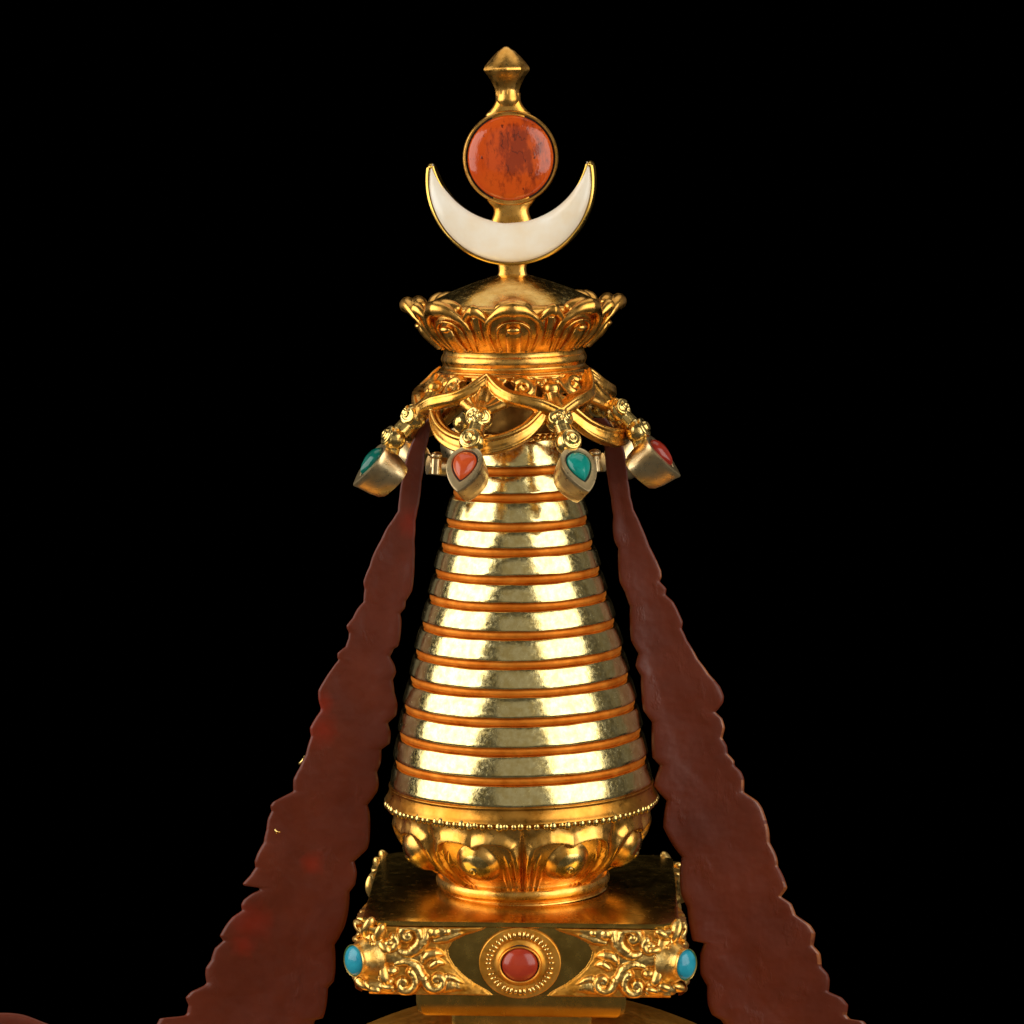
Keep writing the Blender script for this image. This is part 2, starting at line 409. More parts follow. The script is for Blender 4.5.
def lotus_petal_mesh():
    # arc length along the bowl
    bp = np.array(bowl_p); seg = np.r_[0, np.cumsum(np.hypot(np.diff(bp[:, 0]), np.diff(bp[:, 1])))]
    L = seg[-1]
    nx, ny = 121, 111
    s = np.linspace(-1, 1, nx); t = np.linspace(0, L, ny)
    X, Y = np.meshgrid(s * 48.6, t)            # X in units at the widest radius
    # brace-topped opening: outside it the petal swells, inside it lies a hollow with an egg
    ax_ = np.abs(X)
    xb = [0, 2.5, 7, 14, 22, 30, 36, 39, 40.5]
    yb = [21.5, 19.2, 17.0, 15.6, 15.2, 16.5, 20.5, 28, 42]
    top = np.interp(ax_, xb, yb)
    path = [(-x, y) for x, y in zip(xb[::-1], yb[::-1])] + list(zip(xb, yb))[1:]
    path = [(-42, L)] + path + [(42, L)]
    dd, _ = seg_dist(X, Y, path)
    halfw = np.interp(Y, [15.2, 16.5, 20.5, 28, 42, L], [22, 30, 36, 39, 40.5, 42])
    ins = (Y > top) & (ax_ < halfw)
    sd = np.where(ins, -dd, dd)
    rise = 6.2 * np.interp(Y, [10, 30, 55, L], [1, 1, 0.6, 0.25])
    out = rise * (np.exp(-(np.maximum(sd, 0) / 8.0) ** 2)) + 0.4
    step = np.clip((sd + 1.3) / 1.6, 0, 1); step = step * step * (3 - 2 * step)
    hollow = -1.2 + 0 * X
    for sg in (-1, 1):
        in2 = crom([(-35, L), (-35.5, 60), (-34.5, 42), (-31, 30)], 5)
        hollow = smax(hollow, -0.9 + ridge(X, Y, [(sg * -x, y) for x, y in in2], 3.4, 2.6, [0.6, 1, 1, 0.3]), 0.6)
        in3 = crom([(-27, L), (-28.5, 64), (-28, 48)], 5)
        hollow = smax(hollow, -0.9 + ridge(X, Y, [(sg * -x, y) for x, y in in3], 3.0, 2.0, [0.6, 1, 0.3]), 0.6)
    egg = boss(X, Y, 0, 44, 24, 25, 11.5, 0.85)
    hollow = smax(hollow, egg - 1.2, 3.5)
    hollow = hollow + boss(X, Y, -1, 42, 3.8, 3.8, 1.5, 0.5) - boss(X, Y, -1, 42, 2.0, 2.0, 1.6, 0.5)
    H = out * step + hollow * (1 - step)
    # veins outside the opening, running to the seam
    for sg in (-1, 1):
        H = H + ridge(X, Y, crom([(sg * 45, L), (sg * 45.3, 55), (sg * 44, 36), (sg * 41, 22)], 5), 2.4, 1.6, [1, 1, 0.7, 0.2]) * step
    # flower edge sinks into the bowl
    edge = np.clip((48.6 - np.abs(X)) / 4.0, 0, 1) ** 0.6
    H = H * edge - 1.6 * (1 - edge) + 0.6
    H[0, :] = -1.5; H[-1, :] = np.minimum(H[-1, :], 0.3)
    # normals of profile
    rows = []
    for j in range(ny):
        r = np.interp(t[j], seg, bp[:, 0]); p = np.interp(t[j], seg, bp[:, 1])
        e = 0.8
        r0, r1 = np.interp([t[j] - e, t[j] + e], seg, bp[:, 0]); p0, p1 = np.interp([t[j] - e, t[j] + e], seg, bp[:, 1])
        tr, tp = r1 - r0, p1 - p0; ln = math.hypot(tr, tp) + 1e-9
        nr, npz = tp / ln, tr / ln            # outward normal (radius, height)
        row = []
        for i in range(nx):
            a = s[i] * PI / 8
            rr = r + nr * H[j, i]
            row.append((rr * sin(a), -rr * cos(a), zz(p) + npz * H[j, i]))
        rows.append(row)
    mb = MB(); mb.grid(rows, flip=True)
    me = mb.mesh('lotus_petal', angle=180)
    me.materials.append(M['gilt']); me.materials.append(M['gilt_bright'])   # the egg is burnished
    k = 0
    for j in range(ny - 1):
        for i in range(nx - 1):
            if boss(X[j:j+1, i:i+1], Y[j:j+1, i:i+1], 0, 42, 15, 15, 1.0)[0, 0] > 0: me.polygons[k].material_index = 1
            k += 1
    return me
pet = link('lotus_petal', lotus_petal_mesh(), M['gilt'], bowl)
pet.rotation_euler.z = rad(-22.5)
for k in range(1, 8): copy(pet, bowl, rad(-22.5 + 45 * k))

# ------------------------------------------------------------------ square plinth
PT, PB = 886.0, 956.8           # top and bottom on the drawing scale
HALF = 152.0
plinth = None
def rect_ring(h, ch, z, r=0):
    pts = []
    for sx, sy in ((-1, -1), (1, -1), (1, 1), (-1, 1)):
        if (sx, sy) in ((-1, -1), (1, 1)):
            pts += [(sx * h, sy * (h - ch), z), (sx * (h - ch), sy * h, z)]
        else:
            pts += [(sx * (h - ch), sy * h, z), (sx * h, sy * (h - ch), z)]
    return pts
def block(prof):
    """prof: list of (half, chamfer, z)"""
    mb = MB(); mb.loft([rect_ring(*p) for p in prof]); return mb
mb = block([(HALF - 4, 15, zz(PT)), (HALF - 1.2, 15, zz(PT + 0.6)), (HALF, 15, zz(PT + 2)), (HALF, 15, zz(PT + 4.5)), (HALF - 1.5, 15, zz(PT + 5.6)),
            (HALF - 1.5, 15, zz(PB - 5)), (HALF - 2.2, 15, zz(PB - 1)), (HALF - 5, 15, zz(PB))])
plinth = link('square_plinth', mb.mesh('square_plinth', angle=25), M['dull'], ROOT)
YAW = rad(-1.5)
plinth.rotation_euler = (0, TILT + rad(0.35), YAW)
# rotating back about the root would shift the block sideways: keep it under the foot
plinth.location = (-sin(TILT) * zz(PT) * U + (0.2) * U, 0, 0)
plinth.location.x += (sin(TILT) * 0)

# scrolled corner relief (left half of a face drawn in face units: x from the middle, y up from the face's middle)
PH = PB - PT
def spiral(cx, cy, r0, turns, a0, dirn=1, n=40, r1=0.12):
    out = []
    for k in range(n + 1):
        t = k / n; r = r0 * ((1 - t) + r1 * t); a = a0 + dirn * 2 * PI * turns * t
        out.append((cx + r * cos(a), cy + r * sin(a)))
    return out
def scr(x, y):   # photo pixel on the front face -> face units
    return ((x - 520.5) / 1.047, (958.5 - y) / 1.047)
def relief_height(X, Y):
    H = np.zeros(X.shape)
    def R_(path, w, h, tp=None):
        nonlocal H; H = smax(H, ridge(X, Y, path, w * 1.36, h * 1.12, tp), 0.9)
    def B_(x, y, rx, ry, h, pw=0.5):
        nonlocal H; c = scr(x, y); H = smax(H, boss(X, Y, c[0], c[1], rx * 1.1, ry * 1.1, h, pw), 0.9)
    P = lambda *pts: crom([scr(*p) for p in pts], 7)
    # ground mass behind the scrolls with a pointed edge
    edge = np.interp(Y, [-34, -30, -22.4, -14.8, -7, 0.5, 8, 15.8, 21.5, 27, 32], [-26, -30, -44, -54, -61.6, -66.4, -68.3, -64, -53, -36, -28])
    g = np.clip((edge - X) / 14.0, 0, 1) ** 0.7
    H = np.maximum(H, 2.4 * g)
    # upper leaf with ribs
    R_(P((478, 926), (462, 928), (447, 930), (432, 930), (424, 934)), 6.5, 5.0, [0.15, 0.5, 0.85, 1.15, 1.0, 0.6])
    B_(435, 932, 6.8, 7.0, 9.0, .7); B_(447, 931, 5.4, 5.0, 7.0, .7)
    R_(P((470, 931), (458, 934), (446, 938), (436, 940)), 3.6, 5.4, [.2, .7, 1, .8])
    # upper scroll
    c = scr(408.5, 935)
    R_(spiral(c[0], c[1], 13.6, 1.1, rad(-70), 1), 3.9, 8.0, [1, 1, 1, 0.9, 0.8]); B_(408, 935, 5.0, 5.0, 8.0)
    R_(P((428, 927), (426, 938), (419, 948), (408, 953), (397, 950)), 4.4, 7.5, [0.5, 0.9, 1, 1, 0.5])
    c = scr(390, 944); R_(spiral(c[0], c[1], 7.5, 0.9, rad(60), -1), 3.4, 7.5); B_(389, 945, 3.5, 3.5, 6.5)
    # main stem
    R_(P((438, 957), (420, 957), (404, 958), (390, 957), (377, 957)), 6.0, 4.6, [0.3, 0.8, 1, 1, 1])
    R_(P((444, 955), (436, 953), (428, 955), (424, 961)), 4.2, 7.4, [.3, 1, 1, .7]); R_(P((446, 964), (438, 962), (432, 966)), 3.4, 6.0, [.3, 1, .8])
    # lower scrolls
    c = scr(437, 980); R_(spiral(c[0], c[1], 11.6, 1.0, rad(170), 1), 3.6, 7.6, [1, 1, .9, .8]); B_(437.5, 980, 4.4, 4.4, 7.2)
    R_(P((428, 985), (421, 975), (416, 966), (407, 962), (396, 964)), 4.2, 7.5, [.9, 1, 1, .9, .6])
    c = scr(405, 983); R_(spiral(c[0], c[1], 12.2, 1.0, rad(60), -1), 3.8, 7.8, [1, 1, .9, .8]); B_(404, 984, 5.0, 4.2, 7.4)
    R_(P((474, 991), (462, 987), (452, 985), (446, 987)), 5.8, 5.0, [0.15, .6, 1, .8]); R_(P((466, 984), (456, 979), (449, 977)), 3.4, 5.6, [.2, .8, 1])
    B_(392, 971, 6.5, 5.2, 8.0); B_(382, 977, 4.6, 4.6, 7.2); B_(389, 982, 5, 4, 6.6)
    # leaves by the corner
    R_(P((392, 990), (380, 986), (368, 986), (360, 982)), 5.6, 7.4, [.6, 1, 1, .8]); B_(373, 990, 7, 4.2, 8)
    R_(P((384, 932), (376, 929), (366, 926), (355, 927)), 5.2, 7.0, [.5, 1, 1, .8]); B_(380, 929, 4, 6, 8)
    # beaded lines round the corner cabochon
    for (x0, y0, x1, y1, n) in ((358, 937, 384, 953, 6), (381, 963, 362, 980, 5)):
        for k in range(n):
            t = k / (n - 1)
            B_(x0 + (x1 - x0) * t, y0 + (y1 - y0) * t - 3 * sin(PI * t), 3.1, 3.1, 8.0)
    return H
rng = np.random.RandomState(3)
def scroll_corner():
    mb = MB()
    nx, ny = 164, 108
    xs = np.linspace(-HALF + 8, -24, nx); ys = np.linspace(-PH / 2 + 0.6, PH / 2 - 5.5, ny)
    X, Y = np.meshgrid(xs, ys)
    H = relief_height(X, Y)
    gn = rng.normal(size=(ny // 3 + 3, nx // 3 + 3))
    gx = np.linspace(0, nx // 3 + 1, nx); gy = np.linspace(0, ny // 3 + 1, ny)
    t1 = np.array([np.interp(gx, np.arange(gn.shape[1]), r) for r in gn])
    t2 = np.array([np.interp(gy, np.arange(gn.shape[0]), t1[:, i]) for i in range(nx)]).T
    H = H + 0.16 * t2 * (H > 1.0)
    far = np.clip((X[0] + 40.5) * -1 / 1.5, 0, 1)
    H = np.where(H < 0.3, -1.0, H) 
    H[:, -1] = -1.0; H[0, :] = np.minimum(H[0, :], 1.0); H[-1, :] = np.minimum(H[-1, :], 0.8)
    zc = zz((PT + PB) / 2)
    front = [[(X[j, i], -HALF + 1.5 - H[j, i], zc + Y[j, i]) for i in range(nx)] for j in range(ny)]
    # the same carving turned the corner (mirrored on the plan diagonal)
    side = [[(-HALF + 1.5 - H[j, i], X[j, i], zc + Y[j, i]) for i in range(nx)] for j in range(ny)]
    mb.grid(front); mb.grid(side, flip=True)
    # rounded mass closing the corner with leaf lumps
    dg = Vector((-1, -1, 0)).normalized(); tg = Vector((1, -1, 0)).normalized(); up = Vector((0, 0, 1))
    cpt = Vector((-HALF + 9, -HALF + 9, zc))
    mb.ball(cpt, (20, 10, 31), 28, 20, (tg, dg, up))
    for (a, h, r) in ((-12, 25, 8), (2, 28, 9), (14, 24, 8), (-18, 12, 7), (18, 12, 7), (-17, -13, 8), (-8, -26, 9), (7, -27, 9), (18, -14, 8), (-20, -27, 7), (20, -26, 7)):
        w_ = random.uniform(-1.2, 1.2); t2 = tg * cos(w_) + up * sin(w_); u2 = up * cos(w_) - tg * sin(w_)
        mb.ball(cpt + tg * a + up * h + dg * (5.5 - 0.02 * a * a), (r * 1.35, r * 0.8, r * 0.6), 16, 10, (t2, dg, u2))
    me = mb.mesh('scrollwork', angle=180)
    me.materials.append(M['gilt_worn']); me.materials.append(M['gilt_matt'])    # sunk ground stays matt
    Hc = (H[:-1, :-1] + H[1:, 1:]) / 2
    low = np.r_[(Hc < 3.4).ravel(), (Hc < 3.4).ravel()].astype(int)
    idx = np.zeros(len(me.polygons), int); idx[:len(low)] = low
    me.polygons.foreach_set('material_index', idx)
    return me
sc_me = scroll_corner()
sc0 = link('corner_scrollwork', sc_me, M['gilt_worn'], plinth)
for k in range(1, 4): copy(sc0, plinth, k * PI / 2)
# corner cabochons on their collars
dg = Vector((-1, -1, 0)).normalized(); tg = Vector((1, -1, 0)).normalized(); up = Vector((0, 0, 1))
def cone_on(mb, c, d, prof, n=36, sx=1.0, sz=1.0, t=tg):
    rings = []
    for r, h in prof:
        rings.append([c + d * h + t * (r * sx * cos(2 * PI * i / n)) + up * (r * sz * sin(2 * PI * i / n)) for i in range(n)])
    mb.loft(rings)
zc = zz((PT + PB) / 2 + 1.5)
cc = Vector((-HALF + 9, -HALF + 9, zc))
mb = MB(); cone_on(mb, cc, dg, [(23, 2), (20.5, 7), (17.6, 12), (15.6, 16), (14.8, 19), (15.3, 21.2), (15.5, 22.3), (15, 23), (14.3, 22.4), (14, 19), (6, 18.5)], 40, 0.92)
st0 = link('corner_setting', mb.mesh('corner_setting', angle=50), M['gilt_worn'], plinth)
mb = MB(); mb.ball(cc + dg * 19.5, (13.2, 8.2, 14.4), 32, 20, (tg, dg, up))
gm0 = link('turquoise_cabochon', mb.mesh('turquoise_cabochon', angle=180), M['sky_turq'], plinth)
for k in range(1, 4):
    copy(st0, plinth, k * PI / 2); copy(gm0, plinth, k * PI / 2)
# roundel with coral in the middle of each face
ex, ey = Vector((1, 0, 0)), Vector((0, -1, 0))
cf = Vector((0, -HALF + 1.5, zz((PT + PB) / 2 + 3.2)))
mb = MB(); cone_on(mb, cf, ey, [(39, -1), (39, 2.8), (38.3, 3.4), (34.5, 3.6), (28, 3.9), (25.5, 3.2), (23, 4.0), (21.0, 5.5), (20.2, 8.5), (20.3, 10.6), (19.5, 11.3), (18.5, 10.8), (18.0, 7), (8, 6)], 72, 1, 0.86, ex)
ro0 = link('roundel', mb.mesh('roundel', angle=35), M['gilt_matt'], plinth)
mb = MB()
for k in range(40):
    a = 2 * PI * k / 40 + 0.03 + random.uniform(-.025, .025)
    rdir = ex * cos(a) + up * sin(a)
    tdir = ex * -sin(a) + up * cos(a)
    q = random.uniform(0.72, 1.2)
    mb.ball(cf + rdir * 30.2 * (1 - 0.1 * abs(sin(a))) + ey * 4.0, (3.7 * q, 1.7, 2.4 * q), 10, 8, (rdir, tdir, ey))
bd0 = link('roundel_beading', mb.mesh('roundel_beading', angle=180), M['gilt_bright'], plinth)
mb = MB(); mb.ball(cf + ey * 7.5, (17.6, 9.5, 16.2), 40, 24, (ex, ey, up))
co0 = link('coral_cabochon', mb.mesh('coral_cabochon', angle=180), M['red'], plinth)
mb = MB(); cone_on(mb, cf, ey, [(18.2, 4), (18.2, 8.0), (10, 8.0)], 40, 1, 1, ex)
gap0 = link('setting_bed', mb.mesh('setting_bed'), M['gap_bed'], plinth)
for k in (2,):
    for o in (ro0, bd0, co0, gap0): copy(o, plinth, k * PI / 2)
# steps below the plinth
mb = block([(102, 4, zz(954)), (102, 4, zz(977)), (100, 4, zz(987)), (97, 4, zz(990.5)), (60, 4, zz(991))])
stp = link('stepped_neck', mb.mesh('stepped_neck', angle=30), M['dull'], plinth)
mb = block([(68.5, 3, zz(990)), (68, 3, zz(1030)), (66, 3, zz(1032))])
link('lower_neck', mb.mesh('lower_neck', angle=30), M['dull'], plinth)
# shoulder of the body below
prof = [(0, zz(1003))]
for k in range(1, 30):
    a = k / 29 * rad(40)
    prof.append((430 * sin(a), zz(1003 + 430 * (1 - cos(a)))))
prof += [(276, zz(1125)), (0, zz(1125))]
mb = MB(); mb.lathe(prof, 160)
link('domed_shoulder', mb.mesh('domed_shoulder', angle=40), M['gilt_matt'], ROOT)

# ------------------------------------------------------------------ lotus cup under the crescent
neck = crom([(46, zz(372)), (74.5, zz(371)), (75.6, zz(368.8)), (74.2, zz(367)), (72.2, zz(365.6)), (71.2, zz(363.8)), (71.6, zz(362)), (72.6, zz(359.4)), (72.8, zz(356.8)), (72.0, zz(354.2)), (70.8, zz(352.2)), (70.6, zz(350)), (71.5, zz(347)), (76, zz(342)), (84, zz(333)), (90, zz(323)), (93, zz(312)), (92, zz(304)), (86, zz(301))], 5)
mb = MB(); mb.lathe([(30, zz(372))] + neck + [(30, zz(300))], 180)
cup = link('lotus_cup', mb.mesh('lotus_cup', angle=60), M['gilt'], ROOT)
dome = crom([(93, zz(306)), (88, zz(303.5)), (83, zz(301)), (72, zz(295.5)), (60, zz(290)), (48, zz(285.5)), (37, zz(281.5)), (26, zz(278)), (17, zz(275.3)), (0, zz(273))], 6)
mb = MB(); mb.lathe([(0, zz(312)), (85, zz(312))] + dome, 160)
link('cup_dome', mb.mesh('cup_dome', angle=50), M['gilt_bright'], cup)
CUPW = [(345, 73), (342, 76), (333, 84), (323, 90), (312, 94), (300, 96)]
def cupR(py): return float(np.interp(py, sorted(a for a, _ in CUPW), [b_ for a, b_ in sorted(CUPW)]))
def cup_petal(main=True):
    mb = MB()
    def pt(x, py, out):        # x = sideways distance measured at the petal's radius
        R = cupR(py) + out
        a = x / 95.0
        return pol(R, a, py)
    if main:
        # fold: brace shaped tip rolling outwards, then two legs down to the neck
        P_ = crom([(-25, 347, -1), (-27.5, 336, 1.0), (-28, 326, 2.5), (-25, 317, 4.5), (-18, 310, 7), (-9, 304.5, 9), (0, 303, 10), (9, 304.5, 9), (18, 310, 7), (25, 317, 4.5), (28, 326, 2.5), (27.5, 336, 1.0), (25, 347, -1)], 6)
        rr = np.interp(np.linspace(0, 1, len(P_)), [0, .12, .25, .34, .42, .5, .58, .66, .75, .88, 1], [2.0, 2.8, 3.4, 4.2, 6.6, 8.4, 6.6, 4.2, 3.4, 2.8, 2.0])
        mb.tube([pt(*p) for p in P_], list(rr), k=16, ref=lambda p: Vector((p.x, p.y, 0)).normalized())
        # infill from roll to dome so the tip is solid
        P_ = crom([(-18, 306, -3), (-8, 302.5, -2), (0, 301, -1.5), (8, 302.5, -2), (18, 306, -3)], 5)
        mb.tube([pt(*p) for p in P_], [4, 5.5, 6.5, 7] + [7.4] * (len(P_) - 8) + [7, 6.5, 5.5, 4], k=14)
        # second fold line
        P_ = crom([(-16, 348, -0.5), (-18, 336, 1), (-17, 325, 2), (-10, 318.5, 2.6), (0, 316.5, 2.8), (10, 318.5, 2.6), (17, 325, 2), (18, 336, 1), (16, 348, -0.5)], 6)
        mb.tube([pt(*p) for p in P_], 1.7, k=10)
        # tongue with a rounded head
        P_ = crom([(0, 347.5, 0.5), (0, 340, 2), (0, 332, 3.2), (0, 326, 3.6), (0, 322.5, 2.5)], 5)
        mb.tube([pt(*p) for p in P_], list(np.interp(np.linspace(0, 1, len(P_)), [0, .6, .9, 1], [7.2, 8.2, 7.2, 4])), k=16, flat=0.55, ref=lambda p: Vector((p.x, p.y, 0)).normalized())
        mb.ball(pt(0, 324, 5.2), (7.2, 4.4, 3.6), 18, 12)
        # web behind the folds
        rows = []
        for o in (0.4, -4):
            for py in np.linspace(304, 347, 14) if o > 0 else np.linspace(347, 304, 14):
                w = np.interp(py, [304, 314, 322, 347], [12, 25, 29, 25])
                rows.append([pt(w * s_, py, o) for s_ in np.linspace(-1, 1, 15)])
        g = MB(); g.loft(rows, closed=False, caps=False)
        mb.add(g.v, g.f)
        n = len(rows); w = 15
    else:
        P_ = crom([(-7, 343, -2), (-10, 330, 0), (-12, 320, 2), (-9.5, 312, 4.6), (-4, 306.5, 6.6), (0, 305, 7), (4, 306.5, 6.6), (9.5, 312, 4.6), (12, 320, 2), (10, 330, 0), (7, 343, -2)], 5)
        rr = np.interp(np.linspace(0, 1, len(P_)), [0, .25, .42, .5, .58, .75, 1], [1.6, 2.8, 5.4, 7.0, 5.4, 2.8, 1.6])
        mb.tube([pt(*p) for p in P_], list(rr), k=14)
        P_ = crom([(0, 340, -1), (0, 328, 1), (0, 318, 2.2), (0, 311, 2)], 5)
        mb.tube([pt(*p) for p in P_], [4] * (len(P_) - 3) + [4.5, 4.5, 4], k=12, flat=0.6, ref=lambda p: Vector((p.x, p.y, 0)).normalized())
    return mb.mesh('cup_petal', angle=70) if False else mb.mesh('cup_petal', remesh=0.75, smooth_iter=8)
for kind, off in ((True, 0), (False, 22.5)):
    p0 = link('cup_petal' if kind else 'inner_petal', cup_petal(kind), M['gilt'], cup)
    p0.rotation_euler.z = rad(off)
    for k in range(1, 8): copy(p0, cup, rad(off + 45 * k))

# ------------------------------------------------------------------ openwork canopy
TH0 = rad(-20)
def cone(R, th, dpy=0): return pol(R, th, 376 + (R - 72) * 1.05 + dpy)
mb = MB()
radial = lambda p: Vector((p.x, p.y, 0.0)).normalized() * 0.72 + Vector((0, 0, 0.7))
horiz = lambda p: Vector((p.x, p.y, 0.0)).normalized()
mb.lathe([(64, zz(368)), (73, zz(368)), (76, zz(369.5)), (76.6, zz(371.5)), (75, zz(373.5)), (70, zz(374)), (64, zz(373))], 120)
for q in range(4):
    tc = TH0 + q * PI / 2           # middle of a loop, coral pendant
    tj = tc + PI / 4                # junction, turquoise pendant
    for sg in (-1, 1):
        A = lambda d: tc + sg * rad(d)
        # wave band from cusp to junction: a ledge with a flat top
        P_ = crom([(73, 0, 371.5), (77, 4, 376.5), (83, 10, 384), (89.5, 18, 390.5), (94, 27, 394), (97.5, 36, 398), (101, 45, 405.5)], 7)
        pts = [pol(r, A(d), py) for r, d, py in P_]
        mb.tube(pts, list(np.interp(np.linspace(0, 1, len(pts)), [0, .2, .5, .8, 1], [5.5, 7.5, 9, 9, 6.5])), k=14, flat=0.85, ref=lambda p: Vector((0, 0, 1)))
        P2 = [p + Vector((p.x, p.y, 0)).normalized() * 6.0 + Vector((0, 0, 4.2)) for p in pts]
        mb.tube(P2, list(np.interp(np.linspace(0, 1, len(P2)), [0, .2, .8, 1], [1.4, 2.6, 2.6, 1.8])), k=10)
        # lower swag of the loop
        P_ = crom([(92, 38, 398), (94.5, 36.5, 405), (98, 32, 413), (102, 25.5, 422.5), (106, 16, 430.5), (108.5, 7, 434.5), (109, 0, 435.5)], 7)
        pts = [pol(r, A(d), py) for r, d, py in P_]
        mb.tube(pts, list(np.interp(np.linspace(0, 1, len(pts)), [0, .3, .7, 1], [6.5, 8.4, 9.6, 9.8])), k=14, flat=0.66, ref=horiz)
        P2 = [p + Vector((p.x, p.y, 0)).normalized() * 5.0 + Vector((0, 0, 6.6)) for p in pts]
        mb.tube(P2, 2.3, k=10)
        P2 = [p + Vector((p.x, p.y, 0)).normalized() * 5.0 + Vector((0, 0, -6.0)) for p in pts]
        mb.tube(P2, 2.1, k=10)
        # upper scroll beside the junction
        cR, cd, cp = 83.5, 25.5, 382.5
        spi = spiral(0, 0, 10.4, 1.15, rad(150), -1, 34, 0.30)
        pts = []
        for x, y in spi:
            th = A(cd + x / cR * 57.3 * 1)
            pts.append(pol(cR - y * 0.6, th, cp - y * 0.85))
        mb.tube(pts, list(np.linspace(4.6, 3.4, len(pts))), k=12)
        mb.ball(pol(cR - 1, A(cd), cp), 3.0, 12, 10)
        mb.tube([pol(74, A(36), 373), pol(81, A(34), 381), pol(89, A(31), 391)], [2.4, 2.8, 3.6], k=10)
        # solid gusset under the cusp
        for (d0, r0, p0) in ((6, 80, 386), (11, 85, 391), (16, 88, 394)):
            mb.tube([pol(r0, A(d0), p0), pol((r0 + 97) / 2, A(d0 * 0.55), (p0 + 404) / 2), pol(97, A(0), 405)], [5.5, 5, 6], k=10)
        # cast web between the rail and the band, pierced beside the scrolls
        for a_ in np.arange(0.5, 45.1, 1.7):
            rb = float(np.interp(a_, [0, 4, 10, 18, 27, 36, 45], [73, 77, 83, 89.5, 94, 97.5, 101])); pb = float(np.interp(a_, [0, 4, 10, 18, 27, 36, 45], [371.5, 376.5, 384, 390.5, 394, 398, 405.5]))
            m_ = max(2, int((pb - 370) / 2.2))
            for j in range(m_ + 1):
                t = j / m_; r_ = 73 + (rb - 73) * t - 3.0; p_ = 371 + (pb - 371) * t
                u_ = (a_ - 22) / 57.3 * 84
                if math.hypot((u_ + 6.5) * 0.8, (p_ - 382.0) * 1.05) < 8.0 or math.hypot(u_ - 5, (p_ - 383.0)) < 8.5 or math.hypot(u_ - 20.0, (p_ - 384.5) * 0.9) < 7.0: continue
                mb.ball(pol(r_, A(a_), p_), 3.4, 8, 6)
        # leaflet that ends the band
        mb.ball(pol(93, A(8.5), 399), (5, 4, 4), 12, 10)
    # boss over the junction and the V point below it
    mb.ball(pol(86, tj, 383), (8.4, 7.4, 7.4), 16, 12)
    mb.tube([pol(77, tj, 374), pol(92, tj, 394), pol(102, tj, 405), pol(106, tj, 413)], [5, 6.5, 8.5, 2.5], k=14)
    mb.ball(pol(75.5, tc, 376), (6, 5, 7), 14, 10); mb.ball(pol(80, tc, 385), (7, 5, 8), 14, 10)
    # fork carrying the coral pendant
    mb.tube([pol(80, tc, 384), pol(90, tc, 397), pol(97, tc, 404)], [7.5, 8, 8.5], k=12)
mesh_can = mb.mesh('canopy', remesh=0.7, smooth_iter=3)
can = link('openwork_canopy', mesh_can, M['gilt'], ROOT)

def pend_frame(e=rad(40)):
    rd = Vector((0, -1, 0)); up = Vector((0, 0, 1)); t = Vector((1, 0, 0))
    n = rd * cos(e) + up * sin(e); d = rd * sin(e) - up * cos(e)
    return n, d, t
n_, d_, t_ = pend_frame()
FC = pol(147, 0, 452.5)
def tear(r, tip, n=56, sh=0.0):
    """closed drop outline (across, along): round head at -r and a point at distance tip"""
    out = []
    for k in range(n):
        f = 2 * PI * k / n
        c_ = abs(cos(f / 2))
        x = r * 1.13 * sin(f) * (c_ ** 0.72 if c_ > 0 else 0) * 1.15
        y = (tip - r) / 2 - (tip + r) / 2 * cos(f)
        out.append((x, y))
    return out
def tring(r, tip, depth, shift=0.0):
    return [FC + t_ * x + d_ * (y + shift) + n_ * depth for x, y in tear(r, tip)]
SH = -6.0
mb = MB()
SH = -8.0
mb.loft([tring(10.5, 17, -34, SH + 2), tring(13.4, 23, -32.6, SH + 1.5), tring(15, 27.5, -28, SH + 1), tring(16, 31, -19, SH + .5), tring(16.8, 34, -6, SH), tring(17.3, 35.5, -1, SH), tring(17.0, 35, 0.3, SH), tring(16.1, 33, 0.6, SH), tring(12.4, 24.2, 0.2, SH), tring(11.9, 23.2, -0.8, SH), tring(11.7, 22.8, -4, SH), tring(5, 9, -4.2, SH)])
me_bez = mb.mesh('pendant_bezel', angle=35)
mb = MB(); mb.loft([tring(12, 23.4, -3.5, SH), tring(11.9, 23.3, -1.0, SH), tring(3, 5, -0.9, SH)])
me_bed = mb.mesh('setting_bed')
mb = MB()
gr = []
for r, h in ((11.6, -3), (11.5, -0.4), (10.9, 1.8), (9.6, 3.4), (7.4, 4.8), (4.6, 5.7), (2.0, 6.1), (0.4, 6.2)):
    gr.append(tring(r * 0.95, r * 1.80, h * 1.1, SH + .6 + (11.6 - r) * 0.4))
mb.loft(gr); me_gem = mb.mesh('pendant_gem', angle=180)
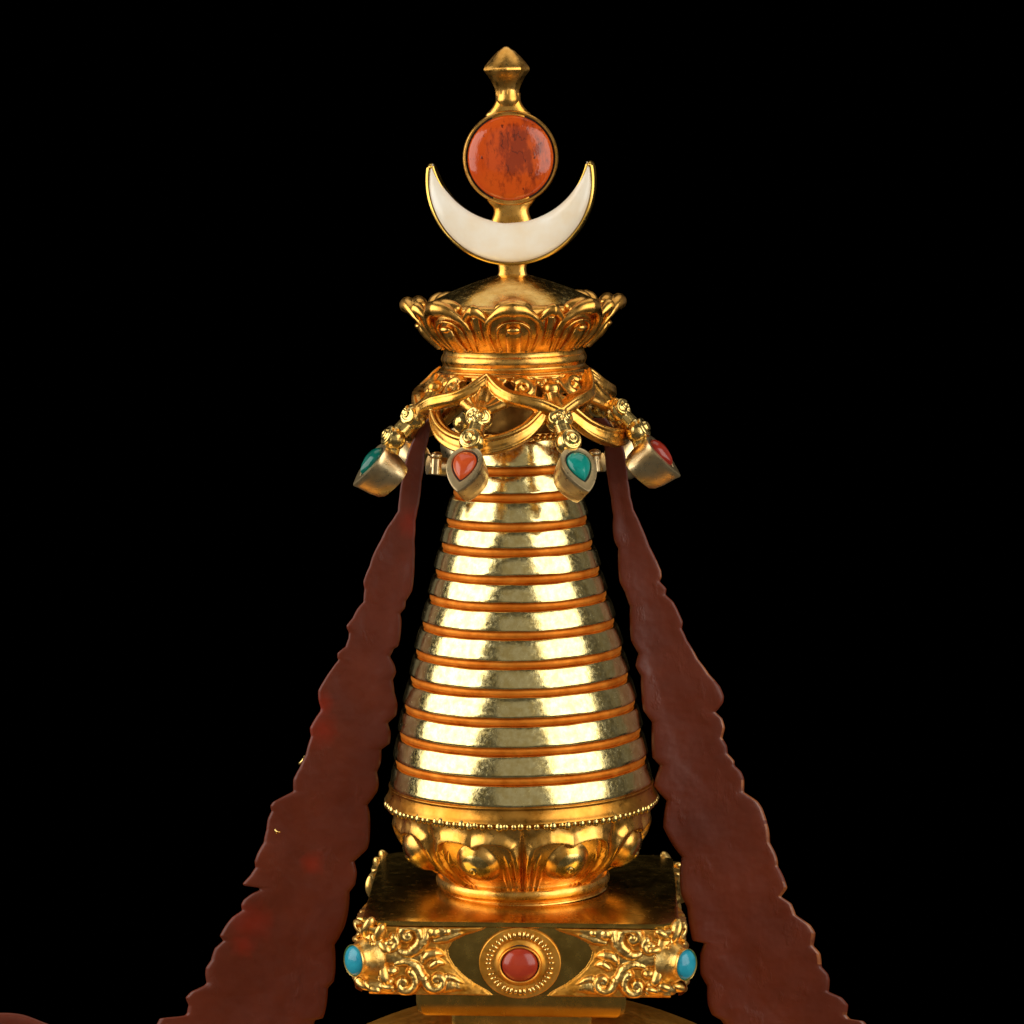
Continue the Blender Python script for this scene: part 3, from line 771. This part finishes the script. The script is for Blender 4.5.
# two swirled knobs of the stem
mb = MB()
K1, K2 = pol(100.5, 0, 409.5), pol(121.5, 0, 429.5)
def knob(c, r, rings):
    mb.ball(c, (r * 1.12, r, r), 24, 16)
    nn = (n_ * 0.9 + Vector((0, 0, -0.2))).normalized(); dd = nn.cross(t_).normalized()
    for q, (rr, off, w) in enumerate(rings):
        pts = [c + nn * off + t_ * (rr * cos(2 * PI * k / 28)) + dd * (rr * sin(2 * PI * k / 28)) for k in range(29)]
        mb.tube(pts, w, k=8, up=nn)
knob(K1, 12.2, [])
nn = (n_ * 0.9 + Vector((0, 0, -0.2))).normalized(); dd = nn.cross(t_).normalized()
for (cx_, cy_, r_, a0, a1, w_) in ((-4.6, 0, 6.6, 20, 250, 2.6), (5.0, -1, 6.4, -160, 70, 2.6), (-4.4, 0.5, 2.4, 0, 360, 1.8), (5, -1, 2.2, 0, 360, 1.8), (0.5, 7.5, 5.5, 30, 170, 2.2)):
    pts = []
    for q in np.linspace(rad(a0), rad(a1), 20):
        x_, y_ = cx_ + r_ * cos(q), cy_ + r_ * sin(q)
        pts.append(K1 + t_ * x_ + dd * y_ + nn * math.sqrt(max(4, 150 - x_ * x_ - y_ * y_)))
    mb.tube(pts, w_ * 0.85, k=8, up=nn)
knob(K2, 12.0, [(8.8, 7.8, 1.9), (3.8, 11.0, 1.8)])
mb.ball(K1 + t_ * -5.5 + Vector((0, -2, 5)), 4.6, 12, 10); mb.ball(K1 + t_ * 5.5 + Vector((0, -2, 5)), 4.6, 12, 10)
mb.tube([pol(99, 0, 404), K1, (K1 + K2) / 2, K2, FC + n_ * -12 + d_ * -19], [6, 9, 9, 9, 8], k=14)
mb.ball(FC + d_ * -24 + n_ * -9, (7, 7, 6), 14, 10)
me_knob = mb.mesh('pendant_stem', remesh=0.6, smooth_iter=3)
for k in range(8):
    th = rad([-20, 25, 73, 122, 160, 205, 236, 289][k])
    pd = link('pendant', me_bez, M['bezel'], ROOT); pd.rotation_euler.z = th
    out_ = 5.0 if k in (2, 7) else 0.0
    pd.location = (out_ * sin(th) * U, -out_ * cos(th) * U, (-3.0 if k % 2 else 0.0) * U)
    pd['label'] = 'drop-shaped gold pendant set with ' + ('green turquoise' if k % 2 else 'orange-red coral')
    o = link('stem', me_knob, M['gilt_bright'], pd)
    o = link('setting_bed', me_bed, M['gap_bed'], pd)
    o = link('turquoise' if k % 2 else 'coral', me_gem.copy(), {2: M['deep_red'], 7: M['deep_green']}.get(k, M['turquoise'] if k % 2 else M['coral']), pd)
# pegs that carry the streamers
for sg in (-1, 1):
    mb = MB()
    mb.tube([(sg * 50, 10, zz(470)), (sg * 74, 8, zz(466)), (sg * 88, 4, zz(464))], [9, 9.5, 9.5], k=24)
    mb.tube([(sg * 79, -1, zz(457)), (sg * 80, -1, zz(472))], [5.5, 5.5], k=20, up=(1, 0, 0))
    mb.ball((sg * 79, -1, zz(454)), (6.2, 5.5, 4), 16, 10)
    link('streamer_peg', mb.mesh('streamer_peg', angle=50), M['bezel'], ROOT)

# ------------------------------------------------------------------ crescent, sun disc and tip
def arcs(ro, yo, ri, yi, xo, xi, n=72):
    """left horn -> right horn along the outer and the inner arc, horns at half widths xo and xi (above the centres' side)"""
    ao = PI - math.asin(xo / ro) if xo < ro else PI / 2
    ai = math.asin(xi / ri)
    O = [(ro * sin(a), yo + ro * cos(a)) for a in np.linspace(-ao, ao, n)]
    I = [(ri * sin(a), yi + ri * cos(a)) for a in np.linspace(-ai, ai, n)]
    return np.array(O), np.array(I)
def cross_loft(O, I, sect, taper=None):
    """sect: (kind, distance, depth); kind o/i = distance from outer/inner edge, f = fraction across"""
    rings = []
    for k in range(len(O)):
        o, i = O[k], I[k]; w = np.linalg.norm(i - o); d = (i - o) / (w + 1e-9); ring = []
        for kind, q, y in sect:
            if kind == 'o': p = o + d * min(q, w * 0.45)
            elif kind == 'i': p = i - d * min(q, w * 0.45)
            else:
                p = o + (i - o) * q; y = y * min(1, 0.35 + w / 40) if y < -9 else y
            ring.append((p[0], y, zz(p[1])))
        rings.append(ring)
    mb = MB(); mb.loft(rings); return mb
O, I = arcs(85.3, 180.0, 78.8, 144.7, 84.2, 76.2)
mb = cross_loft(O, I, [('o', 1, 11), ('o', 0, 9), ('o', 0, -7.2), ('o', .5, -8.6), ('o', 1.6, -9.2), ('o', 2.8, -8.6), ('o', 3.2, -5), ('i', 2.6, -5), ('i', 2.3, -8.4), ('i', 1.3, -9.2), ('i', .4, -8.6), ('i', 0, -7), ('i', 0, 9), ('i', 1, 11)])
# rounded horn ends
for sg in (-1, 1):
    c = (O[0] + I[0]) / 2
    mb.ball((sg * abs(c[0]), 1, zz(c[1])), (np.linalg.norm(O[0] - I[0]) / 2, 10, 4.0), 20, 12)
cres = link('crescent_setting', mb.mesh('crescent_setting', angle=40), M['dull'], ROOT)
cres.rotation_euler.z = rad(-8)
O, I = arcs(81.6, 180.2, 80.4, 142.0, 80.4, 77.8)
fr = [('f', float(q), -8.0 - 7.5 * math.sqrt(max(0, 1 - abs(2 * q - 1) ** 2.2))) for q in np.linspace(0, 1, 17)]
mb = cross_loft(O, I, [('f', 0, -4.5)] + fr + [('f', 1, -4.5)])
link('shell_inlay', mb.mesh('shell_inlay', angle=70), M['shell'], cres)
STEM = [(17.5, 280), (15.6, 276), (14.2, 272.5), (13.9, 268.5), (14.6, 265), (16, 262)]
# sun disc setting
def rings_y(prof, cpy, n=96):
    mb = MB()
    mb.loft([[(r * sin(2 * PI * i / n), y, zz(cpy) + r * cos(2 * PI * i / n)) for i in range(n)] for r, y in prof]); return mb
SC = 157.6
def flat_neck(mb, prof, ty, dx=0.0):
    """prof: (half width, py); ty half depth"""
    n = 28; rr = []
    for w, py in prof:
        rr.append([(dx + w * np.sign(cos(a)) * abs(cos(a)) ** 0.8, ty * np.sign(sin(a)) * abs(sin(a)) ** 0.8, zz(py)) for a in [2 * PI * i / n for i in range(n)]])
    mb.loft(rr)
mb = MB(); flat_neck(mb, crom(STEM, 4), 8)
link('crescent_stem', mb.mesh('crescent_stem', angle=50), M['gilt'], cres)
mb = rings_y([(43.6, 0), (44.2, -7), (44.8, -9.6), (46.3, -9.8), (47.3, -8.8), (47.8, -5), (47.8, 5), (46, 9), (40, 10.5)], SC)
flat_neck(mb, crom([(23, 192), (24.5, 198), (22, 203), (19, 206.5), (17.6, 210), (18, 214), (19.5, 218), (22, 224)], 4), 8.2)
flat_neck(mb, crom([(12.6, 93), (12.4, 98), (13, 102), (15.5, 106.5), (19, 110.5), (22.5, 114.5), (22, 122)], 4), 8, -1.4)
sun = link('sun_setting', mb.mesh('sun_setting', angle=45), M['gilt'], ROOT)
mb = rings_y([(44.4, -2), (44.4, -6.4), (30, -6.5)], SC)
link('setting_bed', mb.mesh('setting_bed'), M['gap_bed'], sun)
mb = rings_y([(43, -3), (42.9, -7), (42.5, -9.6), (41.2, -11.8), (38.8, -13.4), (35, -15.2), (29, -17.0), (20, -18.6), (10, -19.5), (4, -19.8), (0.5, -19.8)], SC)
link('sun_stone', mb.mesh('sun_stone', angle=180), M['sun_stone'], sun)
# faceted jewel tip
mb = MB()
def oct_ring(w, py, dy=0.95, n=10):
    return [(w * cos(2 * PI * (i + 0.5) / n) - 2.0 - (93 - py) * 0.012, w * dy * sin(2 * PI * (i + 0.5) / n), zz(py)) for i in range(n)]
k8 = 1 / cos(PI / 8)
fac = [(11.3, 94), (11.4, 90.5), (12.5, 87), (14.8, 82), (18.4, 75.6), (21.6, 71.6), (22.2, 70.0), (22.3, 68.8), (21.9, 67.6), (20.8, 65.6), (18.2, 62.0), (14, 57), (8.5, 51), (3.5, 47.3), (0.5, 46)]
mb.loft([oct_ring(w * k8 * 1.0, p) for w, p in fac])
link('jewel_tip', mb.mesh('jewel_tip', angle=30), M['gilt'], sun)
mb = MB(); mb.lathe(crom([(11.3, zz(86)), (11.5, zz(91)), (11.6, zz(95)), (12.2, zz(100)), (10, zz(106))], 4), 36, centre=(-1.6, 0, 0))
link('tip_neck', mb.mesh('tip_neck', angle=50), M['gilt'], sun)

# ------------------------------------------------------------------ red streamers
def lin(pts, side):
    """edge x as a function of y: each tooth bulges a little outwards, corners slightly worn"""
    Y = np.arange(pts[0][1], pts[-1][1], 0.25); X = np.interp(Y, [p[1] for p in pts], [p[0] for p in pts])
    for (x0, y0), (x1, y1) in zip(pts[:-1], pts[1:]):
        if y1 - y0 > 6:
            m_ = (Y >= y0) & (Y <= y1); t = (Y[m_] - y0) / (y1 - y0)
            X[m_] += side * 0.02 * math.hypot(x1 - x0, y1 - y0) * np.sin(PI * t)
    k = np.exp(-0.5 * (np.arange(-12, 13) / 1.8) ** 2); k /= k.sum()
    X = np.convolve(np.pad(X, 12, mode='edge'), k, 'valid')
    return lambda y: float(np.interp(y, Y, X))
L_out = [(428, 418), (417, 432), (407.5, 453), (403, 474), (399, 500), (398, 511), (393, 519), (386.7, 528), (381, 539.6), (373, 555), (369.6, 565.6), (363.5, 580.6), (363.5, 584.7), (364.5, 588.9), (363.5, 601.8), (357.3, 608.7), (352.6, 618), (346.4, 625.7), (347, 628.5), (348.9, 632.6), (348.4, 638.3), (345.6, 646.6), (337.3, 653.2), (337.3, 657.4), (338.4, 659.9), (331.5, 669), (323.2, 681.5), (318.2, 690.6), (318.5, 699.7), (320.7, 708), (320.2, 711.3), (314.9, 718.8), (309.9, 728), (311, 736.2), (305.7, 754.5), (299.9, 767), (293.3, 779.4), (293.4, 791.2), (281.6, 797.2), (273, 801.9), (270.3, 805.8), (271.4, 811.3), (268, 818.3), (266.3, 830), (263.6, 842.5), (257.3, 853.4), (254.5, 862), (255.5, 867.5), (250.3, 875.3), (242.5, 883.9), (244, 886.2), (258.9, 887.4), (259.4, 890.2), (253.4, 892.6), (243.5, 899.9), (241, 904.8), (242, 910.5), (232, 917.3), (225.2, 926), (219.7, 935.9), (223.2, 940.8), (214.5, 948.6), (210.9, 960.3), (205.7, 968), (205.3, 974), (206.6, 982.8), (203.7, 985.7), (191, 991.6), (185.5, 997.4), (188.5, 1005), (187, 1013), (184, 1016), (159.8, 1018), (157.4, 1022.8), (150, 1040), (160, 1070)]
L_in = [(438, 418), (430, 432), (425, 453), (421.5, 482), (419.6, 500), (417.6, 510), (415.5, 520.5), (414.5, 541), (414.5, 561.5), (413.4, 582), (412, 591), (405.9, 601), (405.6, 606), (404.6, 608.7), (400.2, 613.5), (401.4, 620.3), (401, 630), (399.5, 641.6), (398.2, 646.3), (393.7, 649), (390, 656.6), (394.5, 664.9), (396.2, 672.3), (392.9, 679.8), (394.5, 693), (397.5, 704.7), (396.2, 715.5), (387.9, 723), (390.9, 733), (389.6, 743.7), (381.3, 749.5), (380.8, 762.8), (377, 772), (378.8, 784.4), (377.5, 791), (367.5, 805), (369.8, 812.8), (369.5, 841), (367.5, 848.8), (354.2, 861.3), (356.9, 872), (355, 884.7), (349.5, 891.7), (348.6, 909.7), (345, 925.3), (342.4, 931), (334.6, 944.7), (335.5, 968), (333.6, 981.8), (328.1, 987.7), (325.8, 1009), (322.8, 1018.6), (315, 1020), (314, 1024), (306, 1040), (300, 1070)]
R_in = [(592, 418), (600, 434), (604.6, 447), (607.8, 480), (610.9, 497), (613.3, 516), (612.8, 531.6), (614.4, 541), (618.3, 548.8), (618, 561), (619.5, 581.6), (624.7, 591.7), (630, 606.6), (629.9, 620.4), (630.9, 640), (638.4, 653.6), (635.3, 666), (641, 676), (641.6, 695), (643, 709.8), (652, 722), (652.3, 757.5), (660, 765.6), (653.4, 785.8), (666.4, 800.6), (663, 827), (673.4, 846), (681.7, 857), (679.7, 872.5), (681, 894), (687, 907), (692.5, 941), (704, 943), (700.3, 954.5), (700.3, 974), (707, 985.7), (708, 1005), (712, 1015), (721, 1020), (735, 1040), (745, 1070)]
R_out = [(606, 418), (618, 434), (625, 453), (628, 480), (630.5, 497), (633.6, 509.7), (641.4, 526), (649.2, 545.6), (661, 570.6), (661.7, 577), (659.7, 581.6), (666.4, 588.6), (665.6, 594.8), (673.4, 601.9), (679.7, 614.4), (682.9, 622.2), (681.7, 628.6), (687, 640), (698, 659), (709, 674), (720, 686.4), (724, 696.6), (723, 702.8), (715.6, 712.2), (722.3, 718.4), (725, 727.8), (722.3, 738), (727, 745.8), (727.8, 753.6), (734.6, 761), (734.8, 765.6), (741.2, 771.7), (744, 778.4), (744, 792), (757.8, 801.4), (762.5, 808.4), (768.8, 828.8), (770, 842.8), (775.8, 853.8), (778, 861.6), (778, 866), (783.6, 876.4), (787.4, 888), (781.2, 896.6), (791.5, 903.5), (796, 915), (810.6, 925), (815.5, 933), (813.5, 945.7), (820.4, 953.5), (821.8, 967), (828.2, 974), (829.8, 979.8), (828.6, 991.6), (841.9, 997.4), (848.3, 1005), (846.7, 1015), (850.7, 1019.5), (863.3, 1020.5), (868, 1026), (874, 1040), (880, 1070)]
def streamer(lpts, rpts, seed, edge_cols=(), y0=418, y1=1068):
    fl, fr = lin(lpts, -1), lin(rpts, 1)
    yg = np.linspace(y0, y1, 60); pl = np.polyfit(yg, [fl(y) for y in yg], 4); pr = np.polyfit(yg, [fr(y) for y in yg], 4)
    rs = np.random.RandomState(seed); ph = rs.uniform(0, 6.28, 8)
    us = [0, 0.012, 0.035, 0.07, 0.12] + list(np.linspace(0.18, 0.82, 19)) + [0.88, 0.93, 0.965, 0.988, 1]
    ys = np.arange(y0, y1 + 0.1, 0.9)
    rings = []
    for y in ys:
        xl, xr = fl(y), fr(y); w = xr - xl
        T = np.interp(y, [418, 500, 600, 1068], [4.0, 5.0, 7.0, 9.0])
        dep = 7 * sin((y - 430) / 640 * PI * 1.6 + ph[0]) * np.interp(y, [430, 560], [0, 1])
        fr_, bk = [], []
        for u in us:
            x = xl + w * u
            e = min(u, 1 - u) * w                      # distance to the edge
            th = T * (1 - math.exp(-e / 2.2)) ** 0.6 * 0.9 + 0.9
            lump = (0.7 * sin(x * 0.045 + y * 0.031 + ph[1]) + 0.4 * sin(x * 0.09 - y * 0.053 + ph[2]) + 0.3 * sin(y * 0.083 + x * 0.03 + ph[3])) * min(1, e / 14)
            sl, sr = np.polyval(pl, y), np.polyval(pr, y); su = min(1.1, max(-0.1, (x - sl) / (sr - sl)))
            cup_ = 3.0 * (2 * su - 1) ** 2 * min(1, (sr - sl) / 60)
            yy = dep - cup_
            for lst, sgn in ((fr_, -1), (bk, 1)):
                Y = yy + sgn * th * 0.5 + (-lump if sgn < 0 else -lump * 0.3)
                s_ = (D + Y) / D
                lst.append((((x - 512) * s_), Y, (1100 - (CAM_PY + (y - CAM_PY) * s_))))
        rings.append(fr_ + bk[::-1])
    mb = MB(); mb.loft(rings); me = mb.mesh('streamer', angle=60)
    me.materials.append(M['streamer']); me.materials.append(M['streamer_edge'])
    nn = len(rings[0]); half = nn // 2
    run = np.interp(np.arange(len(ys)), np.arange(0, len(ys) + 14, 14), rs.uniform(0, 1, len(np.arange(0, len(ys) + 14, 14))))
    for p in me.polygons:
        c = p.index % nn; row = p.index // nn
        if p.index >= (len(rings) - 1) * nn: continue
        if c in edge_cols and run[row] > 0.35 and ys[row] > 560: p.material_index = 1
    return me
STL = link('carved_streamer', streamer(L_out, L_in, 2), M['streamer'])
STL['label'] = 'dark red saw-edged streamer left of the golden rings, outer edge cut by a deep notch'
STL['category'] = 'streamer'; STL['group'] = 'red streamers hanging from the canopy'
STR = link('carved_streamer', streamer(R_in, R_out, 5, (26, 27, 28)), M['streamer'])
STR['label'] = 'dark red saw-edged streamer right of the golden rings, sloping down to the lower right'
STR['category'] = 'streamer'; STR['group'] = 'red streamers hanging from the canopy'
# specks of gold left on the left streamer
def fleck(pts, depth, w):
    mb = MB(); mb.tube([((x - 512), depth, 1100 - y) for x, y in pts], w, k=8, up=(0, 1, 0))
    link('gold_fleck', mb.mesh('gold_fleck', angle=180), M['gilt_bright'], STL)
fleck([(305, 755), (303, 760), (299, 763.5)], -4, [0.8, 1.5, 1.2])
fleck([(276, 827), (277, 832)], -8.5, [1.1, .9]); fleck([(277, 829.5), (281, 830.5)], -8.5, [1, .6])
# curled end of the left streamer, rising into view again at the far left
top = crom([(320, 1046), (250, 1040), (170, 1034), (110, 1034), (70, 1030), (49, 1024), (23, 1014.5), (0, 1012.5), (-26, 1014)], 6)
low = crom([(320, 1066), (250, 1070), (170, 1072), (110, 1070), (70, 1066), (40, 1058), (10, 1046), (-12, 1036), (-27, 1020)], 6)
rings = []
for (xa, ya), (xb, yb) in zip(top, low):
    fr_, bk = [], []
    for u in np.linspace(0, 1, 15):
        x = xa + (xb - xa) * u; y = ya + (yb - ya) * u; e = min(u, 1 - u) * 30
        th = 7 * (1 - math.exp(-e / 2.2)) ** 0.6 + 0.8
        fr_.append((x - 512, -th / 2 - 1, 1100 - y)); bk.append((x - 512, th / 2 - 1, 1100 - y))
    rings.append(fr_ + bk[::-1])
mb = MB(); mb.loft(rings)
link('curled_end', mb.mesh('curled_end', angle=60), M['streamer'], STL)

# ------------------------------------------------------------------ backdrop
mb = MB()
mb.grid([[(-16000, 5200, -6000), (16000, 5200, -6000)], [(-16000, 5200, 12000), (16000, 5200, 12000)]])
bd = link('backdrop', mb.mesh('backdrop'), M['velvet']); bd['kind'] = 'structure'
bd['label'] = 'plain black backdrop behind the golden finial'

# ------------------------------------------------------------------ camera
cam = bpy.data.cameras.new('camera'); co_ = bpy.data.objects.new('camera', cam); COL.objects.link(co_)
cam.sensor_width = 36; cam.sensor_fit = 'HORIZONTAL'; cam.lens = 36 * D / 1024
cam.shift_y = -(512 - CAM_PY) / 1024
co_.location = (0, -D * U, WZ(CAM_PY)); co_.rotation_euler = (PI / 2, 0, 0)
cam.clip_start = 0.05; cam.clip_end = 60
S.camera = co_

# ------------------------------------------------------------------ light
TGT = Vector((0, 0, WZ(560)))
def lamp(name, az, el, dist, w, h, L, col=(1, 1, 1)):
    """soft box: az from the camera towards the right, L = radiance"""
    a, e = rad(az), rad(el)
    l = bpy.data.lights.new(name, 'AREA'); l.shape = 'RECTANGLE'; l.size = w; l.size_y = h
    l.energy = L * PI * w * h; l.color = col
    o = bpy.data.objects.new(name, l); COL.objects.link(o)
    o.location = TGT + Vector((sin(a) * cos(e), -cos(a) * cos(e), sin(e))) * dist
    o.rotation_euler = (TGT - o.location).to_track_quat('-Z', 'Y').to_euler()
    return o
lamp('softbox_left', -72, 16, 1.0, 1.15, 1.05, 3.2, (1.0, 0.97, 0.90))
lamp('softbox_right', 52, 16, 1.0, 0.95, 1.05, 3.0, (1.0, 0.97, 0.90))
lamp('overhead_softbox', 180, 72, 1.6, 1.8, 1.2, 0.95, (1.0, 0.95, 0.85))
lamp('front_fill', 0, 12, 3.2, 2.6, 2.6, 0.22, (1.0, 0.94, 0.84))
lamp('side_fill_left', -132, 14, 1.5, 0.9, 1.2, 0.13, (1.0, 0.92, 0.8))
lamp('side_fill_right', 125, 14, 1.5, 1.1, 1.2, 0.13, (1.0, 0.92, 0.8))

w = bpy.data.worlds.new('World'); S.world = w; w.use_nodes = True
w.node_tree.nodes['Background'].inputs['Color'].default_value = (1.0, 0.93, 0.82, 1)
w.node_tree.nodes['Background'].inputs['Strength'].default_value = 0.07

S.view_settings.view_transform = 'Standard'; S.view_settings.look = 'None'
S.view_settings.exposure = 0; S.view_settings.gamma = 1; S.view_settings.use_curve_mapping = False
S.render.engine = 'CYCLES'; S.cycles.use_denoising = True; S.cycles.max_bounces = 10; S.cycles.glossy_bounces = 6
